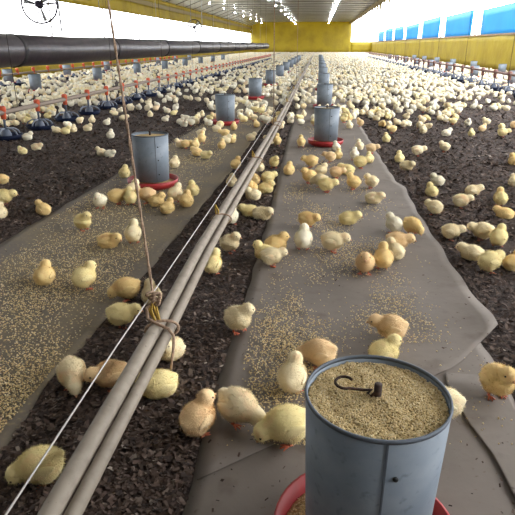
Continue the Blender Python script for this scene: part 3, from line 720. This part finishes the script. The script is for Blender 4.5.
L2 = [(23,156,160,'doze','pale yellow'),(37,152,20,'doze','cream'),(28,142,20,'sit','whitish'),(2,186,200,'sit','golden'),(5,207,0,'lean','pale yellow'),(1,220,90,'sit','cream'),
 (102,158,180,'sit','cream'),(110,159,0,'doze','whitish'),(111,140,90,'sit','whitish'),(125,180,80,'sit','pale yellow'),(118,207,20,'lean','golden'),(57,135,180,'doze','cream'),(66,136,0,'sit','pale yellow'),(74,134,90,'sit','cream'),(88,133,0,'sit','cream'),
 (134,201,80,'stand','cream'),(131,208,100,'stand','pale yellow'),(148,206,180,'lean','orange-tinged'),(157,209,10,'sit','golden'),(168,216,80,'sit','golden'),(176,205,60,'stand','cream'),(187,209,100,'sit','golden'),(193,198,90,'sit','pale yellow'),(175,170,90,'sit','cream'),
 (187,151,10,'lean','golden'),(181,150,200,'sit','cream'),(194,151,80,'sit','golden'),(202,146,100,'high','golden'),(201,138,0,'sit','cream'),(206,161,350,'doze','pale yellow'),(197,158,170,'doze','golden'),(222,151,90,'sit','golden'),(226,146,10,'sit','cream'),(225,140,180,'lean','golden'),(217,134,0,'sit','cream'),(232,145,90,'doze','golden'),(234,132,90,'sit','golden'),
 (236,172,60,'high','golden'),(232,188,90,'sit','cream'),(251,198,280,'stand','golden'),(252,219,200,'doze','pale yellow'),(231,227,80,'high','whitish'),(251,143,0,'sit','cream'),
 (277,148,100,'high','golden'),(269,146,180,'sit','cream'),(274,170,280,'look','pale yellow'),(259,173,100,'sit','cream'),(289,177,80,'sit','golden'),(268,186,20,'lean','pale yellow'),(266,195,350,'sit','pale yellow'),(254,186,120,'sit','golden'),(253,202,200,'sit','cream'),(260,221,340,'doze','cream'),
 (301,150,90,'stand','golden'),(336,153,90,'sit','whitish'),(311,170,170,'lean','golden'),(321,177,20,'sit','cream'),(330,165,160,'lean','orange-tinged'),(338,161,90,'sit','golden'),(309,186,200,'stand','golden'),(326,195,340,'lean','pale yellow'),(320,190,170,'peck','cream'),(336,181,350,'lean','orange-tinged'),(347,177,160,'doze','pale yellow'),(360,171,10,'lean','pale yellow'),(354,163,90,'stand','whitish'),(359,152,80,'sit','cream'),(371,156,0,'lean','orange-tinged'),(369,165,90,'sit','pale yellow'),(353,192,200,'high','golden'),(371,191,170,'stand','cream'),(373,206,350,'doze','cream'),
 (307,231,350,'lean','golden'),(348,227,0,'doze','pale yellow'),(303,253,100,'stand','whitish'),(332,255,350,'lean','cream'),(265,263,170,'sit','pale yellow'),(276,254,20,'sit','golden'),(271,269,20,'lean','cream'),
 (386,144,90,'sit','pale yellow'),(392,135,180,'lean','golden'),(423,135,90,'sit','cream'),(446,138,0,'sit','whitish'),(471,138,90,'sit','pale yellow'),(482,133,30,'sit','orange-tinged'),(502,139,0,'lean','pale yellow'),
 (399,164,80,'sit','pale yellow'),(406,172,340,'doze','cream'),(417,158,10,'lean','cream'),(444,154,160,'look','cream'),(513,167,90,'sit','golden'),(437,187,160,'sit','whitish'),(431,198,100,'sit','pale yellow'),(434,217,140,'lean','cream'),(460,210,10,'lean','cream'),(472,197,20,'doze','cream'),(499,208,90,'high','pale yellow'),(504,221,160,'doze','golden'),(513,188,90,'sit','cream'),
 (450,242,0,'lean','cream'),(481,242,160,'lean','cream'),(497,249,70,'stand','pale yellow'),(393,236,120,'stand','whitish'),(411,237,300,'peck','golden'),(396,255,350,'lean','orange-tinged'),(394,261,120,'sit','cream')]
ZN = [(-99, -4.3, 'behind the duct'), (-4.3, -1.85, 'on left litter'), (-1.85, -.85, 'on left paper'), (-.85, -.32, 'by the pipes'), (-.32, .78, 'on right paper'), (.78, 4.5, 'on right litter'), (4.5, 99, 'by right drinkers')]
LM = [(FEEDERS[1], 'second right-row feeder'), (FEEDERS[2], 'third right-row feeder'), (FEEDERS[11], 'nearest left-row feeder'), (FEEDERS[12], 'second left-row feeder'), (FEEDERS[13], 'third left-row feeder'), (FEEDERS[0], 'nearest feeder'),
      ((-4, 6.8), 'near left drinkers'), ((4.78, 14.9), 'near right drinkers'), ((-.575, 1.93), 'knotted rope'), ((.8, 2.25), 'curling paper corner'), ((-4, 10), 'middle left drinkers')]
def auto(x, y, hd, pose, tint):
    zn = next(n_ for a, b, n_ in ZN if a <= x < b)
    (lx, ly), nm = min(LM, key=lambda q: math.hypot(q[0][0] - x, (q[0][1] - y)))
    dx, dy = x - lx, y - ly
    rel_ = ('beyond' if dy > 0 else 'before') if abs(dy) > abs(dx) else ('right of' if dx > 0 else 'left of')
    return f'{tint} chick {PH[pose]} {facing(hd)} {zn}, {rel_} {nm}'
placed = []; labels = {}; SPECS = []
def too_close(x, y, r): return any((x - a) ** 2 + (y - b) ** 2 < r * r for a, b in placed)
def put(x, y, hd, pose, tint, s, label, level):
    placed.append((x, y)); SPECS.append([x, y, hd, pose, tint, s, label or auto(x, y, hd, pose, tint), level])
for r_ in L1:
    q = at(r_[0], r_[1] - 3); put(q[0], q[1], r_[2], r_[3], r_[4], r_[5], r_[6], 2)
for r_ in L2:
    q = at(r_[0], r_[1] - 1.5); put(q[0], q[1], r_[2] + random.uniform(-15, 15), r_[3], r_[4], random.uniform(.92, 1.08), None, 2 if r_[1] > 165 else 1)

# ---- the rest of the flock: positions on the floor, thicker near feeders and towards the far end
def density(x, y):
    """chicks per square metre"""
    cl = .5 + .6 * wave(x * 2.2, y * 1.5, 11) + .7 * wave(x * 4.7 + 3, y * 2.9, 5)
    strip = np.exp(-((x - .2) / .95) ** 2) * 24 * np.clip((y - 5) / 4, .4, 1) + np.exp(-((x + 1.35) / .75) ** 2) * 16 * np.clip((y - 5) / 4, .4, 1)
    right = np.where(x > .8, 24 * np.clip((y - 6.4 - 2.0 * np.maximum(0, x - 1.4)) / 4.5, .05, 1), 0)
    left = np.where(x < -1.9, 13 * np.clip((y - 7.2) / 8, .07, 1), 0)
    dr = np.exp(-((x + 3.7) / .45) ** 2) * 6 + np.exp(-((x - 4.5) / .35) ** 2) * 4 * np.clip((y - 12) / 5, .1, 1)
    lo = np.where(x < -4.4, 24, 0) + np.where(x > 5, 24, 0)
    base = np.maximum.reduce([strip, right, left, dr, lo])
    return base * np.clip(.42 + .95 * cl, .05, 1.6) * np.clip(1.15 - y / 160, .5, 1)
area = (XR - XL - .4) * 87.0
n0 = int(area * 44)
cx = rng.uniform(XL + .2, XR - .2, n0); cy = rng.uniform(5.5, 92.5, n0)
keep = rng.random(n0) < density(cx, cy) / 44
cx, cy = cx[keep], cy[keep]
v_ = np.stack([cx, cy, np.zeros(len(cx))], 1) - [0, 0, EYE]; w_ = v_ @ FW
px_, pyy = CPX + FPX * (v_ @ RT) / w_, CPX - FPX * (v_ @ UP) / w_
inf = (px_ > -20) & (px_ < 535); ok = ((pyy < 130) | ~inf) & (px_ > -260) & (px_ < 775)
cx, cy, w_ = cx[ok], cy[ok], w_[ok]
o_ = np.argsort(w_); cx, cy = cx[o_], cy[o_]
grid = {}
def free(x, y, r):
    gi, gj = int(x // .2), int(y // .2)
    for a in range(gi - 1, gi + 2):
        for b in range(gj - 1, gj + 2):
            for (p_, q_) in grid.get((a, b), ()):
                if (p_ - x) ** 2 + (q_ - y) ** 2 < r * r: return False
    return True
for a, b in placed: grid.setdefault((int(a // .2), int(b // .2)), []).append((a, b))
obst = [(a, b, .25) for a, b in FEEDERS] + [(a, b, .31) for a, b in DR]
og = {}
for a, b, r in obst:
    for i in range(-1, 2):
        for j in range(-1, 2): og.setdefault((int(a // .5) + i, int(b // .5) + j), []).append((a, b, r))
pts = []
for x_, y_ in zip(cx, cy):
    if any((a - x_) ** 2 + (b - y_) ** 2 < r * r for a, b, r in og.get((int(x_ // .5), int(y_ // .5)), ())): continue
    if not free(x_, y_, .10): continue
    grid.setdefault((int(x_ // .2), int(y_ // .2)), []).append((x_, y_)); pts.append((x_, y_))
NIND = 300 - len(L1) - len(L2)
tn = ['cream', 'pale yellow', 'golden', 'whitish', 'orange-tinged']; pn = ['sit', 'stand', 'lean', 'doze', 'high', 'look', 'peck']
inside = [q for q in pts if -20 < proj((q[0], q[1], .05))[0] < 535]
chosen = inside[:NIND]; cs = set(chosen)
for x_, y_ in chosen:
    hd = random.uniform(0, 360)
    put(x_, y_, hd, random.choices(pn, [5, 3, 3, 4, 1, 1, 1])[0], random.choices(tn, [5, 3, 1.2, 5, .5])[0], random.uniform(.9, 1.08), None, 1)
for _ in range(6):                               # nudge touching chicks apart
    for i in range(len(SPECS)):
        for j in range(i):
            dx, dy = SPECS[i][0] - SPECS[j][0], SPECS[i][1] - SPECS[j][1]; dd = math.hypot(dx, dy)
            if 1e-6 < dd < .108:
                k = (.108 - dd) / dd / 2
                SPECS[i][0] += dx * k; SPECS[i][1] += dy * k; SPECS[j][0] -= dx * k; SPECS[j][1] -= dy * k
for q in SPECS: labels.setdefault(q[6], []).append(q)
for lb, qs in labels.items():                    # alike ones are told apart by their distance
    if len(qs) > 1:
        qs.sort(key=lambda q: q[1])
        for q, w in zip(qs, ('nearer', 'farther') if len(qs) == 2 else ('nearest', 'second nearest', 'third nearest', 'fourth nearest', 'fifth nearest')): q[6] = w + ' ' + lb
for q in SPECS: chick(*q)
# the far crowd in one mesh
def low_chick(P, sub, nlow=None):
    V, F = ray_surface(P, sub, 0); V[:, 2] = np.maximum(V[:, 2], 0); return V, np.array(F)
lows_near = [low_chick(POSES[k], 3) for k in ('sit', 'lean', 'stand', 'doze')]; lows = [low_chick(POSES[k], 2) for k in ('sit', 'lean', 'stand', 'doze')]; lows_far = [low_chick(POSES[k], 1) for k in ('sit', 'lean', 'stand', 'doze')]
VV = []; FF = []; TT = []; n = 0
tp_ = np.array([TINT[k] for k in tn]) * .70 + .20 * np.array([.90, .88, .82])  # far tints blended towards white: haze and glare put into the colour
for x_, y_ in [q for q in pts if q not in cs]:
    V, F = random.choice(lows_near if y_ < 11 else lows if y_ < 22 else lows_far); a = random.uniform(0, 6.283); s = random.uniform(.92, 1.1)
    c, s_ = math.cos(a) * s, math.sin(a) * s
    VV.append(np.stack([V[:, 0] * c - V[:, 1] * s_ + x_, V[:, 0] * s_ + V[:, 1] * c + y_, V[:, 2] * s + .006], 1)); FF.append(F + n); n += len(V)
    TT.append(np.repeat(tp_[random.choices(range(5), [6, 2, 1, 8, .5])[0]][None] * random.uniform(.93, 1.05), len(F), 0))
if VV:
    link('chick_crowd', numpy_mesh('chick_crowd', np.concatenate(VV), np.concatenate(FF), M['chick_far'], np.minimum(1, np.concatenate(TT)), True), kind='stuff',
         label='thousands of tiny pale chicks, tinted with painted haze, crowding the far floor of the house', cat='chicks')
print('CHICKS', len(placed), 'crowd', len(pts) - NIND, 'of', len(labels), 'labels')
